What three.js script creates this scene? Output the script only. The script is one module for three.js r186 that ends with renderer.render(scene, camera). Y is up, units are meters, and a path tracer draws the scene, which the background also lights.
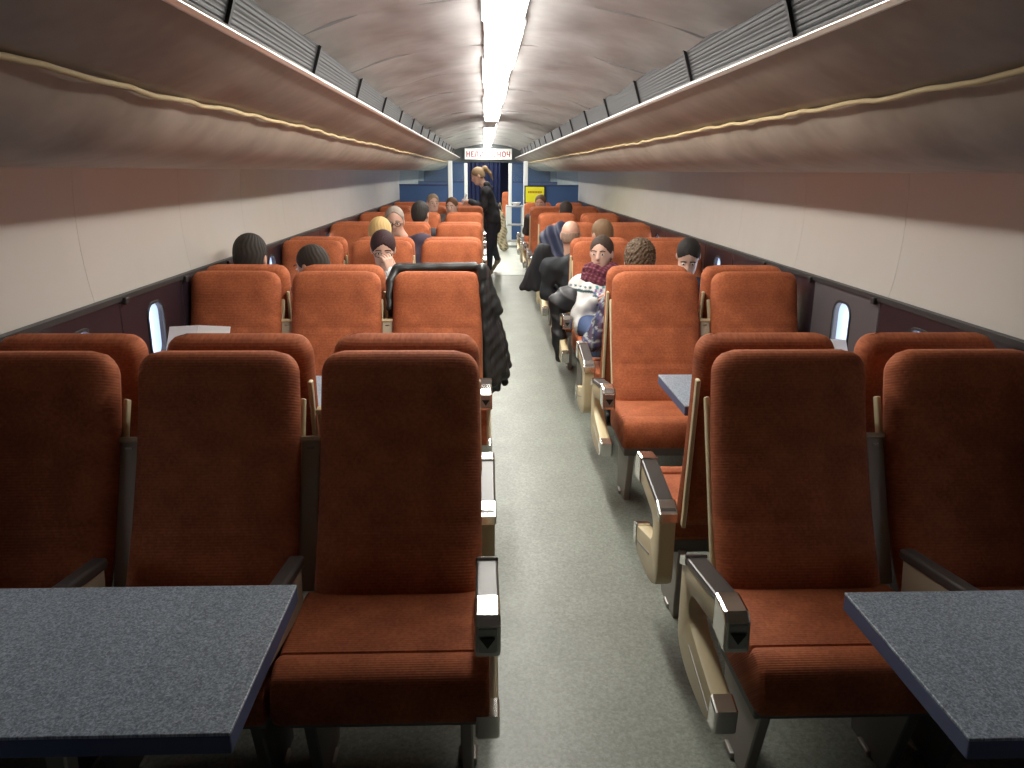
import * as THREE from 'three';
import { mergeGeometries, mergeVertices, toCreasedNormals } from 'three/addons/utils/BufferGeometryUtils.js';
import { RoundedBoxGeometry } from 'three/addons/geometries/RoundedBoxGeometry.js';
import { RectAreaLightUniformsLib } from 'three/addons/lights/RectAreaLightUniformsLib.js';

// ------------------------------------------------------------------ camera, sky, lamps, exposure
// Coordinates: x across the cabin, y up, and "d" = distance ahead of the camera along the cabin (z = -d).
const scene = new THREE.Scene();
const CAM = { x: -0.09, y: 1.55, pitch: 15.45, yaw: 2.10, roll: 0.35, f: 770 };
const camera = new THREE.PerspectiveCamera(2 * Math.atan(384 / CAM.f) * 180 / Math.PI, 4 / 3, 0.05, 200);
camera.position.set(CAM.x, CAM.y, 0);
{
  const r = Math.PI / 180, p = CAM.pitch * r, w = CAM.yaw * r;
  camera.lookAt(CAM.x + Math.sin(w) * Math.cos(p), CAM.y - Math.sin(p), -Math.cos(w) * Math.cos(p));
  camera.rotateZ(CAM.roll * r);
}
scene.background = new THREE.Color().setRGB(0.86, 0.94, 1.08);
scene.backgroundIntensity = 8;
const renderer = new THREE.WebGLRenderer({ antialias: true });
renderer.toneMapping = THREE.LinearToneMapping;
renderer.toneMappingExposure = 1.0;
renderer.shadowMap.enabled = true;
RectAreaLightUniformsLib.init();
const LAMP = { y: 2.17, w: 0.16, glow: 15, power: 33, near: [2.45, 9.9], far: [11.3, 21.3] };   // ceiling strip, see ceilingLamp()

// ------------------------------------------------------------------ helpers
let seed = 7;
const rnd = () => { seed = (seed * 1664525 + 1013904223) >>> 0; return seed / 4294967296; };
const lin = (r, g, b) => new THREE.Color().setRGB(r, g, b);
const P = (x, y, d) => new THREE.Vector3(x, y, -d);
const used = {};
const numbered = (n) => { const k = used[n] = (used[n] ?? -1) + 1; return k ? `${n}_${String(k).padStart(3, '0')}` : n; };
function mesh(name, geo, mat, parent) {
  const m = new THREE.Mesh(geo, mat); m.name = name; m.castShadow = m.receiveShadow = true;
  if (parent) parent.add(m); return m;
}
function tag(o, label, category, group, kind) {
  o.userData.label = label; o.userData.category = category;
  if (group) o.userData.group = group;
  if (kind) o.userData.kind = kind;
  return o;
}
function thing(name, label, category, pos, turn = 0, group, kind) {
  const g = new THREE.Group(); g.name = numbered(name); g.position.copy(pos); g.rotation.y = turn;
  tag(g, label, category, group, kind); scene.add(g); return g;
}
function box(w, h, l, x = 0, y = 0, z = 0, r = 0.004) {
  const g = r > 0 ? new RoundedBoxGeometry(w, h, l, 2, Math.min(r, w / 2.01, h / 2.01, l / 2.01)) : new THREE.BoxGeometry(w, h, l);
  g.translate(x, y, z); return g;
}
function tube(pts, r, seg = 24, rad = 8, closed = false) {
  return new THREE.TubeGeometry(new THREE.CatmullRomCurve3(pts.map((p) => (p.isVector3 ? p : new THREE.Vector3(...p))), closed), seg, r, rad, closed);
}
function shapeOf(pts) { const s = new THREE.Shape(); pts.forEach(([a, b], i) => (i ? s.lineTo(a, b) : s.moveTo(a, b))); s.closePath(); return s; }
function extrude(shape, depth, bevel = 0, seg = 2) {
  return new THREE.ExtrudeGeometry(shape, { depth, bevelEnabled: bevel > 0, bevelSize: bevel, bevelThickness: bevel, bevelOffset: -bevel, bevelSegments: seg, curveSegments: 10, steps: 1 });
}
const strip = (g) => { const n = g.index ? g.toNonIndexed() : g; for (const k of Object.keys(n.attributes)) if (!['position', 'normal', 'uv'].includes(k)) n.deleteAttribute(k); return n; };
const merge = (a) => mergeGeometries(a.map(strip));
// extrude a profile given in (x, y) along the cabin from d0 to d1
function along(pts, d0, d1) { const g = extrude(shapeOf(pts), d1 - d0); g.translate(0, 0, -d1); return g; }
function roundRect(w, h, r, cx = 0, cy = 0, Cls = THREE.Shape) {
  const s = new Cls(), x0 = cx - w / 2, x1 = cx + w / 2, y0 = cy - h / 2, y1 = cy + h / 2;
  s.moveTo(x0 + r, y0); s.lineTo(x1 - r, y0); s.absarc(x1 - r, y0 + r, r, -Math.PI / 2, 0); s.lineTo(x1, y1 - r); s.absarc(x1 - r, y1 - r, r, 0, Math.PI / 2);
  s.lineTo(x0 + r, y1); s.absarc(x0 + r, y1 - r, r, Math.PI / 2, Math.PI); s.lineTo(x0, y0 + r); s.absarc(x0 + r, y0 + r, r, Math.PI, 1.5 * Math.PI); return s;
}
// ---- textures
function dataTex(n, fn, srgb, rep = 1) {
  const a = new Uint8Array(n * n * 4);
  for (let j = 0; j < n; j++) for (let i = 0; i < n; i++) { const c = fn(i, j); for (let k = 0; k < 3; k++) a[(j * n + i) * 4 + k] = Math.max(0, Math.min(255, c[k] ?? c[0])); a[(j * n + i) * 4 + 3] = 255; }
  const t = new THREE.DataTexture(a, n, n); t.wrapS = t.wrapT = THREE.RepeatWrapping; t.magFilter = THREE.LinearFilter; t.minFilter = THREE.LinearMipmapLinearFilter; t.generateMipmaps = true;
  if (srgb) t.colorSpace = THREE.SRGBColorSpace; t.repeat.set(rep, rep); t.needsUpdate = true; return t;
}
function noiseGrid(n, cells) { const g = Array.from({ length: cells * cells }, rnd); return (i, j) => { const x = i / n * cells, y = j / n * cells, a = Math.floor(x), b = Math.floor(y), u = x - a, v = y - b, s = (p, q) => g[(q % cells) * cells + (p % cells)], f = (t) => t * t * (3 - 2 * t); const U = f(u), V = f(v); return (s(a, b) * (1 - U) + s(a + 1, b) * U) * (1 - V) + (s(a, b + 1) * (1 - U) + s(a + 1, b + 1) * U) * V; }; }
function speckle(n, base, amp, cells, rep, patch = 0) {
  const c = noiseGrid(n, cells), f = noiseGrid(n, cells * 2), p = noiseGrid(n, 6);
  return dataTex(n, (i, j) => { const k = (c(i, j) - 0.5) * amp + (f(i, j) - 0.5) * amp + (rnd() - 0.5) * amp * 0.5 + (p(i, j) - 0.5) * patch; return base.map((b) => b + k); }, true, rep);
}
// ribs run across the seat: v of the uv is in metres
const ribBump = dataTex(64, (i, j) => [128 + 110 * Math.sin(j / 64 * Math.PI * 2 * 8) + (rnd() - 0.5) * 34], false, 1 / 0.064);
const weaveN = noiseGrid(256, 90), wearN = noiseGrid(256, 9);
const fabricMap = dataTex(256, (i, j) => { const k = (weaveN(i, j) - 0.5) * 26 + (wearN(i, j) - 0.5) * 26 + (rnd() - 0.5) * 12; return [163 + k, 87 + k * 0.7, 50 + k * 0.5]; }, true, 1 / 0.5);
const tableMap = speckle(512, [142, 154, 166], 64, 128, 1 / 0.42);
const floorMap = speckle(512, [130, 134, 124], 22, 110, 1 / 0.9, 14);
const floor2Map = speckle(256, [198, 202, 192], 16, 60, 1 / 1.1, 14);
const leatherBump = (() => { const a = noiseGrid(256, 60), b = noiseGrid(256, 9); return dataTex(256, (i, j) => [a(i, j) * 90 + b(i, j) * 160], false, 1 / 0.6); })();
const sagBump = (() => { const a = noiseGrid(256, 5), b = noiseGrid(256, 14); return dataTex(256, (i, j) => [a(i, j) * 190 + b(i, j) * 60], false, 1 / 1.4); })();
const rackMap = (() => { const a = noiseGrid(256, 7), b = noiseGrid(256, 40); return dataTex(256, (i, j) => { const k = (a(i, j) - 0.5) * 22 + (b(i, j) - 0.5) * 9; return [164 + k, 152 + k, 138 + k]; }, true, 1 / 1.3); })();
const ceilMap = (() => { const a = noiseGrid(256, 6), b = noiseGrid(256, 30); return dataTex(256, (i, j) => { const k = (a(i, j) - 0.5) * 30 + (b(i, j) - 0.5) * 10; return [190 + k, 187 + k, 186 + k]; }, true, 1 / 1.2); })();
const S = (o) => new THREE.MeshStandardMaterial(o), PH = (o) => new THREE.MeshPhysicalMaterial(o);
const M = {
  fabric: PH({ map: fabricMap, bumpMap: ribBump, bumpScale: 0.0005, roughness: 0.85, sheen: 0.2, sheenRoughness: 0.5, sheenColor: lin(0.7, 0.42, 0.2) }),
  cream: PH({ color: lin(0.64, 0.54, 0.33), roughness: 0.42, bumpMap: leatherBump, bumpScale: 0.0004 }),
  creamDull: S({ color: lin(0.42, 0.36, 0.26), roughness: 0.5 }),
  chrome: S({ color: lin(0.78, 0.76, 0.72), metalness: 1, roughness: 0.2 }),
  steel: S({ color: lin(0.42, 0.41, 0.39), metalness: 1, roughness: 0.42 }),
  black: S({ color: lin(0.018, 0.017, 0.017), roughness: 0.45 }),
  pad: S({ color: lin(0.06, 0.05, 0.045), roughness: 0.38 }),
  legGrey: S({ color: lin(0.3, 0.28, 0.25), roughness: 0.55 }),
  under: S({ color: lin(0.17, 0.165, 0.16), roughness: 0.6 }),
  table: PH({ map: tableMap, roughness: 0.33, clearcoat: 0.25, clearcoatRoughness: 0.3 }),
  tableEdge: S({ color: lin(0.085, 0.105, 0.2), roughness: 0.5 }),
  floor: PH({ map: floorMap, roughness: 0.42 }),
  floor2: PH({ map: floor2Map, roughness: 0.4 }),
  wallUp: PH({ color: lin(0.46, 0.43, 0.39), roughness: 0.34, bumpMap: sagBump, bumpScale: 0.004, clearcoat: 0.55, clearcoatRoughness: 0.2 }),
  wallDark: PH({ color: lin(0.02, 0.013, 0.019), roughness: 0.3 }),
  wallGrey: PH({ color: lin(0.085, 0.08, 0.085), roughness: 0.4 }),
  trimDark: S({ color: lin(0.02, 0.018, 0.018), roughness: 0.5 }),
  reveal: S({ color: lin(0.42, 0.5, 0.68), roughness: 0.6 }),
  glass: PH({ color: lin(1, 1, 1), transmission: 1, thickness: 0, roughness: 0.05, ior: 1.45 }),
  hull: S({ color: lin(0.25, 0.25, 0.26), roughness: 0.8 }),
  rack: PH({ map: rackMap, roughness: 0.5, bumpMap: sagBump, bumpScale: 0.012 }),
  lip: S({ color: lin(0.9, 0.88, 0.84), roughness: 0.28, metalness: 0.7 }),
  cord: S({ color: lin(0.62, 0.48, 0.26), roughness: 0.8 }),
  ceil: PH({ map: ceilMap, roughness: 0.5, bumpMap: sagBump, bumpScale: 0.02 }),
  rib: S({ color: lin(0.026, 0.027, 0.03), roughness: 0.5 }),
  lampBody: S({ color: lin(0.7, 0.7, 0.7), roughness: 0.5 }),
  lampGlow: S({ color: lin(0.9, 0.9, 0.9), emissive: lin(1, 0.985, 0.93), emissiveIntensity: LAMP.glow, roughness: 0.6 }),
  lampOff: S({ color: lin(0.8, 0.8, 0.78), roughness: 0.5 }),
  blue: S({ color: lin(0.028, 0.075, 0.19), roughness: 0.55 }),
  navy: S({ color: lin(0.02, 0.03, 0.095), roughness: 0.7 }),
  post: S({ color: lin(0.66, 0.70, 0.70), roughness: 0.4 }),
  acrylic: PH({ color: lin(0.85, 0.92, 0.95), transmission: 1, thickness: 0, roughness: 0.12 }),
  paper: S({ color: lin(0.85, 0.85, 0.86), roughness: 0.8 }),
};

// ------------------------------------------------------------------ structure: fuselage shell
const DN = -2.6, DF = 23.5;                     // cabin from behind the camera to the far bulkhead
const WIN = { first: 3.485 - 0.66 * 4, pitch: 0.66, n: 20, y: 0.845, w: 0.165, h: 0.25 };
const wallX = (y) => Math.sqrt(1.62 * 1.62 - (y - 1.35) ** 2);
// floor: grey vinyl sheets, then a paler covering further on
const floor = new THREE.Group(); floor.name = 'floor'; tag(floor, 'grey speckled vinyl cabin floor running down the aisle', 'floor', null, 'structure'); scene.add(floor);
function slabFloor(name, d0, d1, mat, y0, y1) { const g = box(3.5, y1 - y0, d1 - d0, 0, (y0 + y1) / 2, -(d0 + d1) / 2, 0); const p = g.attributes.position, u = g.attributes.uv; for (let i = 0; i < p.count; i++) u.setXY(i, p.getX(i), p.getZ(i)); return mesh(name, g, mat, floor); }
slabFloor('vinyl_sheet', DN, 11.93, M.floor, -0.08, 0);
slabFloor('pale_floor_covering', 11.93, DF, M.floor2, -0.08, 0.004);
mesh('threshold_strip', box(3.4, 0.008, 0.04, 0, 0.004, -11.93, 0.003), M.post, floor);
const ceilY = (x) => 2.225 - 0.15 * (x / 0.82) ** 2;
// outer skin, closed all round except the window openings
{
  const skin = new THREE.Group(); skin.name = 'wall_outer'; tag(skin, 'outer fuselage skin behind the cabin lining', 'wall', null, 'structure'); scene.add(skin);
  const ring = []; for (let i = 0; i <= 28; i++) { const a = -0.06 + (Math.PI + 0.12) * i / 28; ring.push([1.72 * Math.cos(a), 1.15 + 1.2 * Math.sin(a)]); }
  const outer = []; for (let i = 28; i >= 0; i--) { const a = -0.06 + (Math.PI + 0.12) * i / 28; outer.push([1.8 * Math.cos(a), 1.15 + 1.28 * Math.sin(a)]); }
  mesh('upper_skin', along([...ring, ...outer], DN, DF), M.hull, skin);
  for (const s of [-1, 1]) {
    const sh = shapeOf([[-DF, -0.08], [-DN, -0.08], [-DN, 1.14], [-DF, 1.14]]);
    for (let i = 0; i < WIN.n; i++) sh.holes.push(roundRect(WIN.w + 0.02, WIN.h + 0.02, 0.06, -(WIN.first + i * WIN.pitch), WIN.y, THREE.Path));
    const g = extrude(sh, 0.05); g.rotateY(-Math.PI / 2);
    // shape x -> z after rotation about y by -90 degrees ; depth -> -x
    g.translate(s > 0 ? 1.70 : -1.65, 0, 0); mesh('side_skin', g, M.hull, skin);
    mesh('skin_stringer', box(0.2, 0.06, DF - DN, s * 1.72, 1.12, -(DF + DN) / 2, 0), M.hull, skin);
  }
  mesh('end_wall', box(3.6, 2.7, 0.1, 0, 1.2, -DN + 0.05, 0), M.navy, skin);
  mesh('end_wall', box(3.6, 2.7, 0.1, 0, 1.2, -DF - 0.05, 0), M.navy, skin);
}
function makeWall(s) {
  const w = new THREE.Group(); w.name = s < 0 ? 'wall_left' : 'wall_right'; scene.add(w);
  tag(w, s < 0 ? 'cabin side wall beside the three-abreast seats, pale above and dark below' : 'cabin side wall beside the two-abreast seats, pale above and dark below', 'wall', null, 'structure');
  // pale glossy upper panels
  const inn = [], out = []; for (let i = 0; i <= 14; i++) { const y = 1.045 + (1.76 - 1.045) * i / 14; inn.push([s * wallX(y), y]); out.unshift([s * (wallX(y) + 0.02), y]); }
  const L = 1.02, off = s < 0 ? 3.0 : 3.13;
  for (let d = off - L * 6; d < 20; d += L) {
    const g = along([...inn, ...out], Math.max(DN, d) + 0.001, d + L - 0.001), p = g.attributes.position, u = g.attributes.uv;
    for (let i = 0; i < p.count; i++) u.setXY(i, p.getZ(i), p.getY(i));
    mesh('wall_panel', toCreasedNormals(g, 0.5), M.wallUp, w);
  }
  mesh('edge_strip', along([[s * 1.592, 1.03], [s * 1.562, 1.03], [s * 1.562, 1.052], [s * 1.592, 1.052]], DN, 20), M.trimDark, w);
  // dark window panels with a real opening, lined reveal and pane
  const sh = roundRect(WIN.pitch - 0.006, 1.03, 0.006, 0, 0.515); sh.holes.push(roundRect(WIN.w, WIN.h, 0.06, 0, WIN.y, THREE.Path));
  const pg = extrude(sh, 0.02, 0.003, 1), rs = roundRect(WIN.w + 0.012, WIN.h + 0.012, 0.065, 0, WIN.y); rs.holes.push(roundRect(WIN.w, WIN.h, 0.06, 0, WIN.y, THREE.Path));
  const rg = extrude(rs, 0.06), gg = extrude(roundRect(WIN.w + 0.01, WIN.h + 0.01, 0.06, 0, WIN.y), 0.004);
  const seal = roundRect(WIN.w + 0.02, WIN.h + 0.02, 0.068, 0, WIN.y); seal.holes.push(roundRect(WIN.w - 0.004, WIN.h - 0.004, 0.058, 0, WIN.y, THREE.Path));
  const sg = extrude(seal, 0.006, 0.002, 1);
  for (let i = 0; i < WIN.n; i++) {
    const d = WIN.first + i * WIN.pitch, grey = s > 0 && i === 4;
    const pl = mesh('window_panel', pg, grey ? M.wallGrey : M.wallDark, w); pl.position.set(s * 1.595, 0, -d); pl.rotation.y = -s * Math.PI / 2; pl.userData.label = grey ? 'dark grey window panel' : 'dark plum window panel';
    const put = (n, g, m, z) => { const k = mesh(n, g, m, pl); k.position.z = z; return k; };
    put('window_reveal', rg, M.reveal, -0.06); put('pane', gg, M.glass, -0.03); put('window_seal', sg, M.trimDark, 0.02);
  }
  for (let i = 1; i < 6; i++) { const m = mesh('blank_panel', extrude(roundRect(WIN.pitch - 0.006, 1.03, 0.006, 0, 0.515), 0.02, 0.003, 1), M.wallDark, w); m.position.set(s * 1.595, 0, -(WIN.first - i * WIN.pitch)); m.rotation.y = -s * Math.PI / 2; }
  for (const d of [2.1, 3.16, 3.82, 4.48]) for (const o of [0.02]) mesh('clip', box(0.02, 0.03, 0.03, s * 1.558, 1.03, -d - o, 0.005), M.trimDark, w);
  return w;
}
makeWall(-1); makeWall(1);

// ceiling panels: sagging fabric-like sheets with open joints
{
  const c = new THREE.Group(); c.name = 'ceiling'; tag(c, 'grey vaulted cabin ceiling of sagging sheets with open joints', 'ceiling', null, 'structure'); scene.add(c);
  const L = 1.2;
  for (let d = DN; d < 20.3; d += L) {
    const nx = 40, nz = 14, pos = [], uv = [], idx = [], ph = rnd() * 6, sag = 0.010 + rnd() * 0.010;
    for (let side = 0; side < 2; side++) for (let j = 0; j <= nz; j++) for (let i = 0; i <= nx; i++) {
      const x = -0.83 + 1.66 * i / nx, t = j / nz, dd = d + 0.004 + (L - 0.008) * t;
      const drop = sag * Math.sin(Math.PI * t) * (0.6 + 0.4 * Math.sin(x * 5 + ph)) + 0.006 * Math.sin(x * 9 + t * 7 + ph) + 0.005 * Math.sin(x * 17 - t * 11 + ph * 2) * (Math.abs(x) / 0.83);
      pos.push(x, ceilY(x) - drop + side * 0.012, -dd); uv.push(x, dd);
    }
    const N = (nx + 1) * (nz + 1), quad = (a, b, e, f) => idx.push(a, b, e, b, f, e);
    for (let j = 0; j < nz; j++) for (let i = 0; i < nx; i++) { const a = j * (nx + 1) + i, b = a + nx + 1; quad(a, b, a + 1, b + 1); quad(N + a, N + a + 1, N + b, N + b + 1); }
    for (let j = 0; j < nz; j++) { const a = j * (nx + 1), b = a + nx + 1; quad(a, N + a, b, N + b); quad(a + nx, b + nx, N + a + nx, N + b + nx); }
    for (let i = 0; i < nx; i++) { quad(i, i + 1, N + i, N + i + 1); const a = nz * (nx + 1) + i; quad(a, N + a, a + 1, N + a + 1); }
    const g = new THREE.BufferGeometry(); g.setAttribute('position', new THREE.Float32BufferAttribute(pos, 3)); g.setAttribute('uv', new THREE.Float32BufferAttribute(uv, 2)); g.setIndex(idx);
    mesh('ceiling_sheet', toCreasedNormals(g, 0.8), M.ceil, c);
  }
}
// ribbed grey panels between the racks and the ceiling
for (const s of [-1, 1]) {
  const w = thing('trim_1', s < 0 ? 'ribbed grey panels above the rack over the three-abreast seats' : 'ribbed grey panels above the rack over the two-abreast seats', 'trim', P(0, 0, 0), 0, null, 'structure');
  w.name = s < 0 ? 'trim_1' : 'trim_2';
  const L = 1.2;
  for (let d = DN + 0.3; d < 20; d += L) {
    const pts = [], n = 44; const a = [0.885, 1.855], b = [0.815, 2.085];
    for (let i = 0; i <= n; i++) { const t = i / n, k = 0.0016 * Math.abs(Math.sin(t * Math.PI * 16)); pts.push([s * (a[0] + (b[0] - a[0]) * t - k), a[1] + (b[1] - a[1]) * t - k * 0.5]); }
    pts.push([s * (b[0] + 0.02), b[1] + 0.01], [s * (a[0] + 0.02), a[1] + 0.01]);
    mesh('ribbed_panel', along(pts, d + 0.006, d + L - 0.006), M.rib, w);
    mesh('bracket', along([[s * 0.89, 1.86], [s * 0.872, 1.86], [s * 0.803, 2.075], [s * 0.82, 2.085]], d - 0.010, d + 0.010), M.trimDark, w);
  }
}
// ceiling light strip: diffuser units end to end
function ceilingLamp(d0, d1, on, label, dx) {
  const t = thing('ceiling_light', label, 'ceiling light', P(dx, LAMP.y, (d0 + d1) / 2), 0, 'units of the ceiling light strip');
  const L = d1 - d0 - 0.02;
  mesh('housing', box(LAMP.w + 0.03, 0.03, L + 0.012, 0, 0.028, 0, 0.006), M.lampBody, t);
  mesh('diffuser', box(LAMP.w, 0.06, L, 0, -0.008, 0, 0.014), on ? M.lampGlow : M.lampOff, t);
  if (on) { const l = new THREE.RectAreaLight(new THREE.Color().setRGB(1, 0.97, 0.89), LAMP.power, LAMP.w - 0.02, L - 0.02); l.name = 'lamp_light'; l.position.set(0, -0.042, 0); l.rotation.x = -Math.PI / 2; l.castShadow = true; t.add(l); }
}
{
  const lamps = [];
  for (let d = LAMP.near[0]; d < LAMP.near[1] - 0.3; d += 1.2417) lamps.push([d, d + 1.2417, true]);
  lamps.push([LAMP.near[1], LAMP.far[0], false]);
  for (let d = LAMP.far[0]; d < LAMP.far[1] - 0.3; d += 1.25) lamps.push([d, d + 1.25, true]);
  lamps.forEach(([a, b, on], i) => ceilingLamp(a, b, on, on ? 'glowing white diffuser unit of the light strip along the cabin ceiling' : 'unlit unit in the gap of the ceiling light strip', (i % 2 ? 0.006 : -0.006)));
}

// ------------------------------------------------------------------ luggage racks
function rack(s) {
  const t = thing('luggage_rack', s < 0 ? 'open overhead luggage rack padded in tan leatherette above the three-abreast seats' : 'open overhead luggage rack padded in tan leatherette above the two-abreast seats', 'luggage rack', P(0, 0, 0), 0, 'overhead luggage racks');
  const d0 = DN, d1 = 20.2, nd = 190;
  // cross-section: shelf back, lip, front face down to the cord, then the underside out to the wall
  const lipP = [0.705, 1.868], cordP = [0.95, 1.75], under = [[1.0, 1.69], [1.06, 1.638], [1.13, 1.598], [1.21, 1.572], [1.32, 1.557], [1.45, 1.552], [1.585, 1.556]];
  const wav = (d) => 0.0035 * Math.sin(d * 2.1) + 0.002 * Math.sin(d * 5.3 + s);
  const prof = (d) => {
    const w = wav(d), q = [];
    q.push([1.52, 1.90], [1.0, 1.86], [0.74, 1.874]);
    for (let i = 0; i <= 7; i++) { const k = i / 7; q.push([lipP[0] + (cordP[0] - lipP[0]) * k - 0.006 * Math.sin(Math.PI * k), lipP[1] + (cordP[1] - lipP[1]) * k - 0.006 * Math.sin(Math.PI * k) + w * k]); }
    q.push([0.962, 1.752 + w]); under.forEach(([a, b], i) => q.push([a, b + w * Math.max(0, 1 - i / 4)]));
    return q;
  };
  const m = prof(0).length, pos = [], uv = [], idx = [];
  for (let j = 0; j <= nd; j++) { const d = d0 + (d1 - d0) * j / nd; let l = 0, pr = null; for (const c of prof(d)) { if (pr) l += Math.hypot(c[0] - pr[0], c[1] - pr[1]); pr = c; pos.push(s * c[0], c[1], -d); uv.push(d, l); } }
  for (let j = 0; j < nd; j++) for (let i = 0; i < m; i++) { const a = j * m + i, b = j * m + (i + 1) % m, e = a + m, f = b + m; if (s > 0) idx.push(a, b, e, b, f, e); else idx.push(a, e, b, b, e, f); }
  const g = new THREE.BufferGeometry(); g.setAttribute('position', new THREE.Float32BufferAttribute(pos, 3)); g.setAttribute('uv', new THREE.Float32BufferAttribute(uv, 2)); g.setIndex(idx);
  mesh('padded_shelf', toCreasedNormals(g, 0.6), M.rack, t);
  mesh('lip_strip', toCreasedNormals(along(Array.from({ length: 16 }, (_, i) => [s * (0.702 + 0.012 * Math.cos(i / 16 * Math.PI * 2)), 1.872 + 0.011 * Math.sin(i / 16 * Math.PI * 2)]), d0, d1), 0.9), M.lip, t).userData.label = 'bright polished lip';
  const pts = []; for (let i = 0; i <= 420; i++) { const d = d0 + (d1 - d0) * i / 420, w = wav(d); pts.push(new THREE.Vector3(s * (0.944 + 0.003 * Math.sin(d * 13)), 1.741 + w + 0.0025 * Math.sin(d * 17 + s) + 0.003 * (rnd() - 0.5), -d)); }
  mesh('edge_cord', tube(pts, 0.0072, 1300, 6), M.cord, t).userData.label = 'wavy straw coloured cord';
}
rack(-1); rack(1);

// ------------------------------------------------------------------ seats
// local frame: sitter looks along +z, y up
function pillow(w, h, t, o = {}) {   // a stuffed slab standing on y = 0, front towards +z
  const nu = 26, nv = o.nv ?? 54, pos = [], uv = [], idx = [];
  const rTop = o.rTop ?? 0.065, half = w / 2;
  const hw = (y) => { let k = half - (o.taper ?? 0.008) * Math.pow(y / h, 2); const e = y - (h - rTop); if (e > 0) k -= rTop - Math.sqrt(Math.max(0, rTop * rTop - e * e)); const b = 0.02 - y; if (b > 0) k -= 0.02 - Math.sqrt(Math.max(0, 0.0004 - b * b)); return Math.max(k, 0.001); };
  for (let side = 0; side < 2; side++) for (let j = 0; j <= nv; j++) for (let i = 0; i <= nu; i++) {
    let v = j / nv; v = v - 0.06 * Math.sin(2 * Math.PI * v) / (2 * Math.PI) * 2;
    const a = i / nu * 2 - 1, u = Math.sin(a * Math.PI / 2 * 0.999) * 0.35 + a * 0.65, y = v * h;
    const edge = Math.sqrt(Math.max(0, 1 - Math.pow(Math.abs(u), side ? 10 : 7))), q = Math.abs(2 * v - 1), vert = Math.sqrt(Math.max(0, 1 - Math.pow(q, 16)));
    let z = t / 2 * edge * vert;
    if (!side) { z += (o.bulge ?? 0.012) * (1 - u * u) * Math.sin(Math.PI * v); for (const gY of o.seams ?? []) z -= 0.007 * Math.exp(-(((y - gY) / 0.007) ** 2)) * edge; z += (o.headRoll ?? 0) * Math.exp(-(((y - (h - 0.10)) / 0.09) ** 2)) * edge; }
    const bend = (o.bend ?? 0) * (2 * v - 1) ** 2; pos.push(u * hw(y), y, (side ? -z : z) + bend); uv.push(u * hw(y), y);
  }
  const N = (nu + 1) * (nv + 1), quad = (a, b, c, d) => idx.push(a, b, c, b, d, c);
  for (let j = 0; j < nv; j++) for (let i = 0; i < nu; i++) { const a = j * (nu + 1) + i, b = a + nu + 1; quad(a, a + 1, b, b + 1); quad(N + a, N + b, N + a + 1, N + b + 1); }
  for (let j = 0; j < nv; j++) { const a = j * (nu + 1), b = a + nu + 1; quad(a, b, N + a, N + b); quad(a + nu, N + a + nu, b + nu, N + b + nu); }
  for (let i = 0; i < nu; i++) { quad(i, N + i, i + 1, N + i + 1); const a = nv * (nu + 1) + i; quad(a, a + 1, N + a, N + a + 1); }
  const g = new THREE.BufferGeometry(); g.setAttribute('position', new THREE.Float32BufferAttribute(pos, 3)); g.setAttribute('uv', new THREE.Float32BufferAttribute(uv, 2)); g.setIndex(idx);
  return toCreasedNormals(g, 0.9);
}
const BACK_W = 0.462;
const backGeo = pillow(BACK_W, 0.70, 0.11, { seams: [0.215, 0.40], headRoll: 0.006, bend: 0.032 });
function cushionGeo(w, z0) {   // profile in (z, y) pulled across the seat
  const s = new THREE.Shape(), y0 = 0.315;
  s.moveTo(z0, y0 + 0.02); s.lineTo(z0, 0.445); s.quadraticCurveTo(z0 + 0.14, 0.462, z0 + 0.285, 0.452); s.lineTo(z0 + 0.292, 0.441); s.lineTo(z0 + 0.299, 0.455);
  s.quadraticCurveTo(z0 + 0.335, 0.472, z0 + 0.375, 0.445); s.quadraticCurveTo(z0 + 0.41, 0.40, z0 + 0.395, 0.345); s.quadraticCurveTo(z0 + 0.385, y0, z0 + 0.33, y0); s.lineTo(z0 + 0.02, y0); s.closePath();
  const g = extrude(s, w - 0.03, 0.015, 3), p = g.attributes.position, u = g.attributes.uv;
  g.rotateY(-Math.PI / 2); g.translate((w) / 2 - 0.015, 0, 0);     // shape x -> z, depth -> -x
  for (let i = 0; i < p.count; i++) u.setXY(i, p.getX(i), p.getZ(i) - p.getY(i));
  return toCreasedNormals(g, 0.7);
}
const cushion = { A: cushionGeo(0.496, 0.235), B: cushionGeo(0.496, 0.06) };
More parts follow.
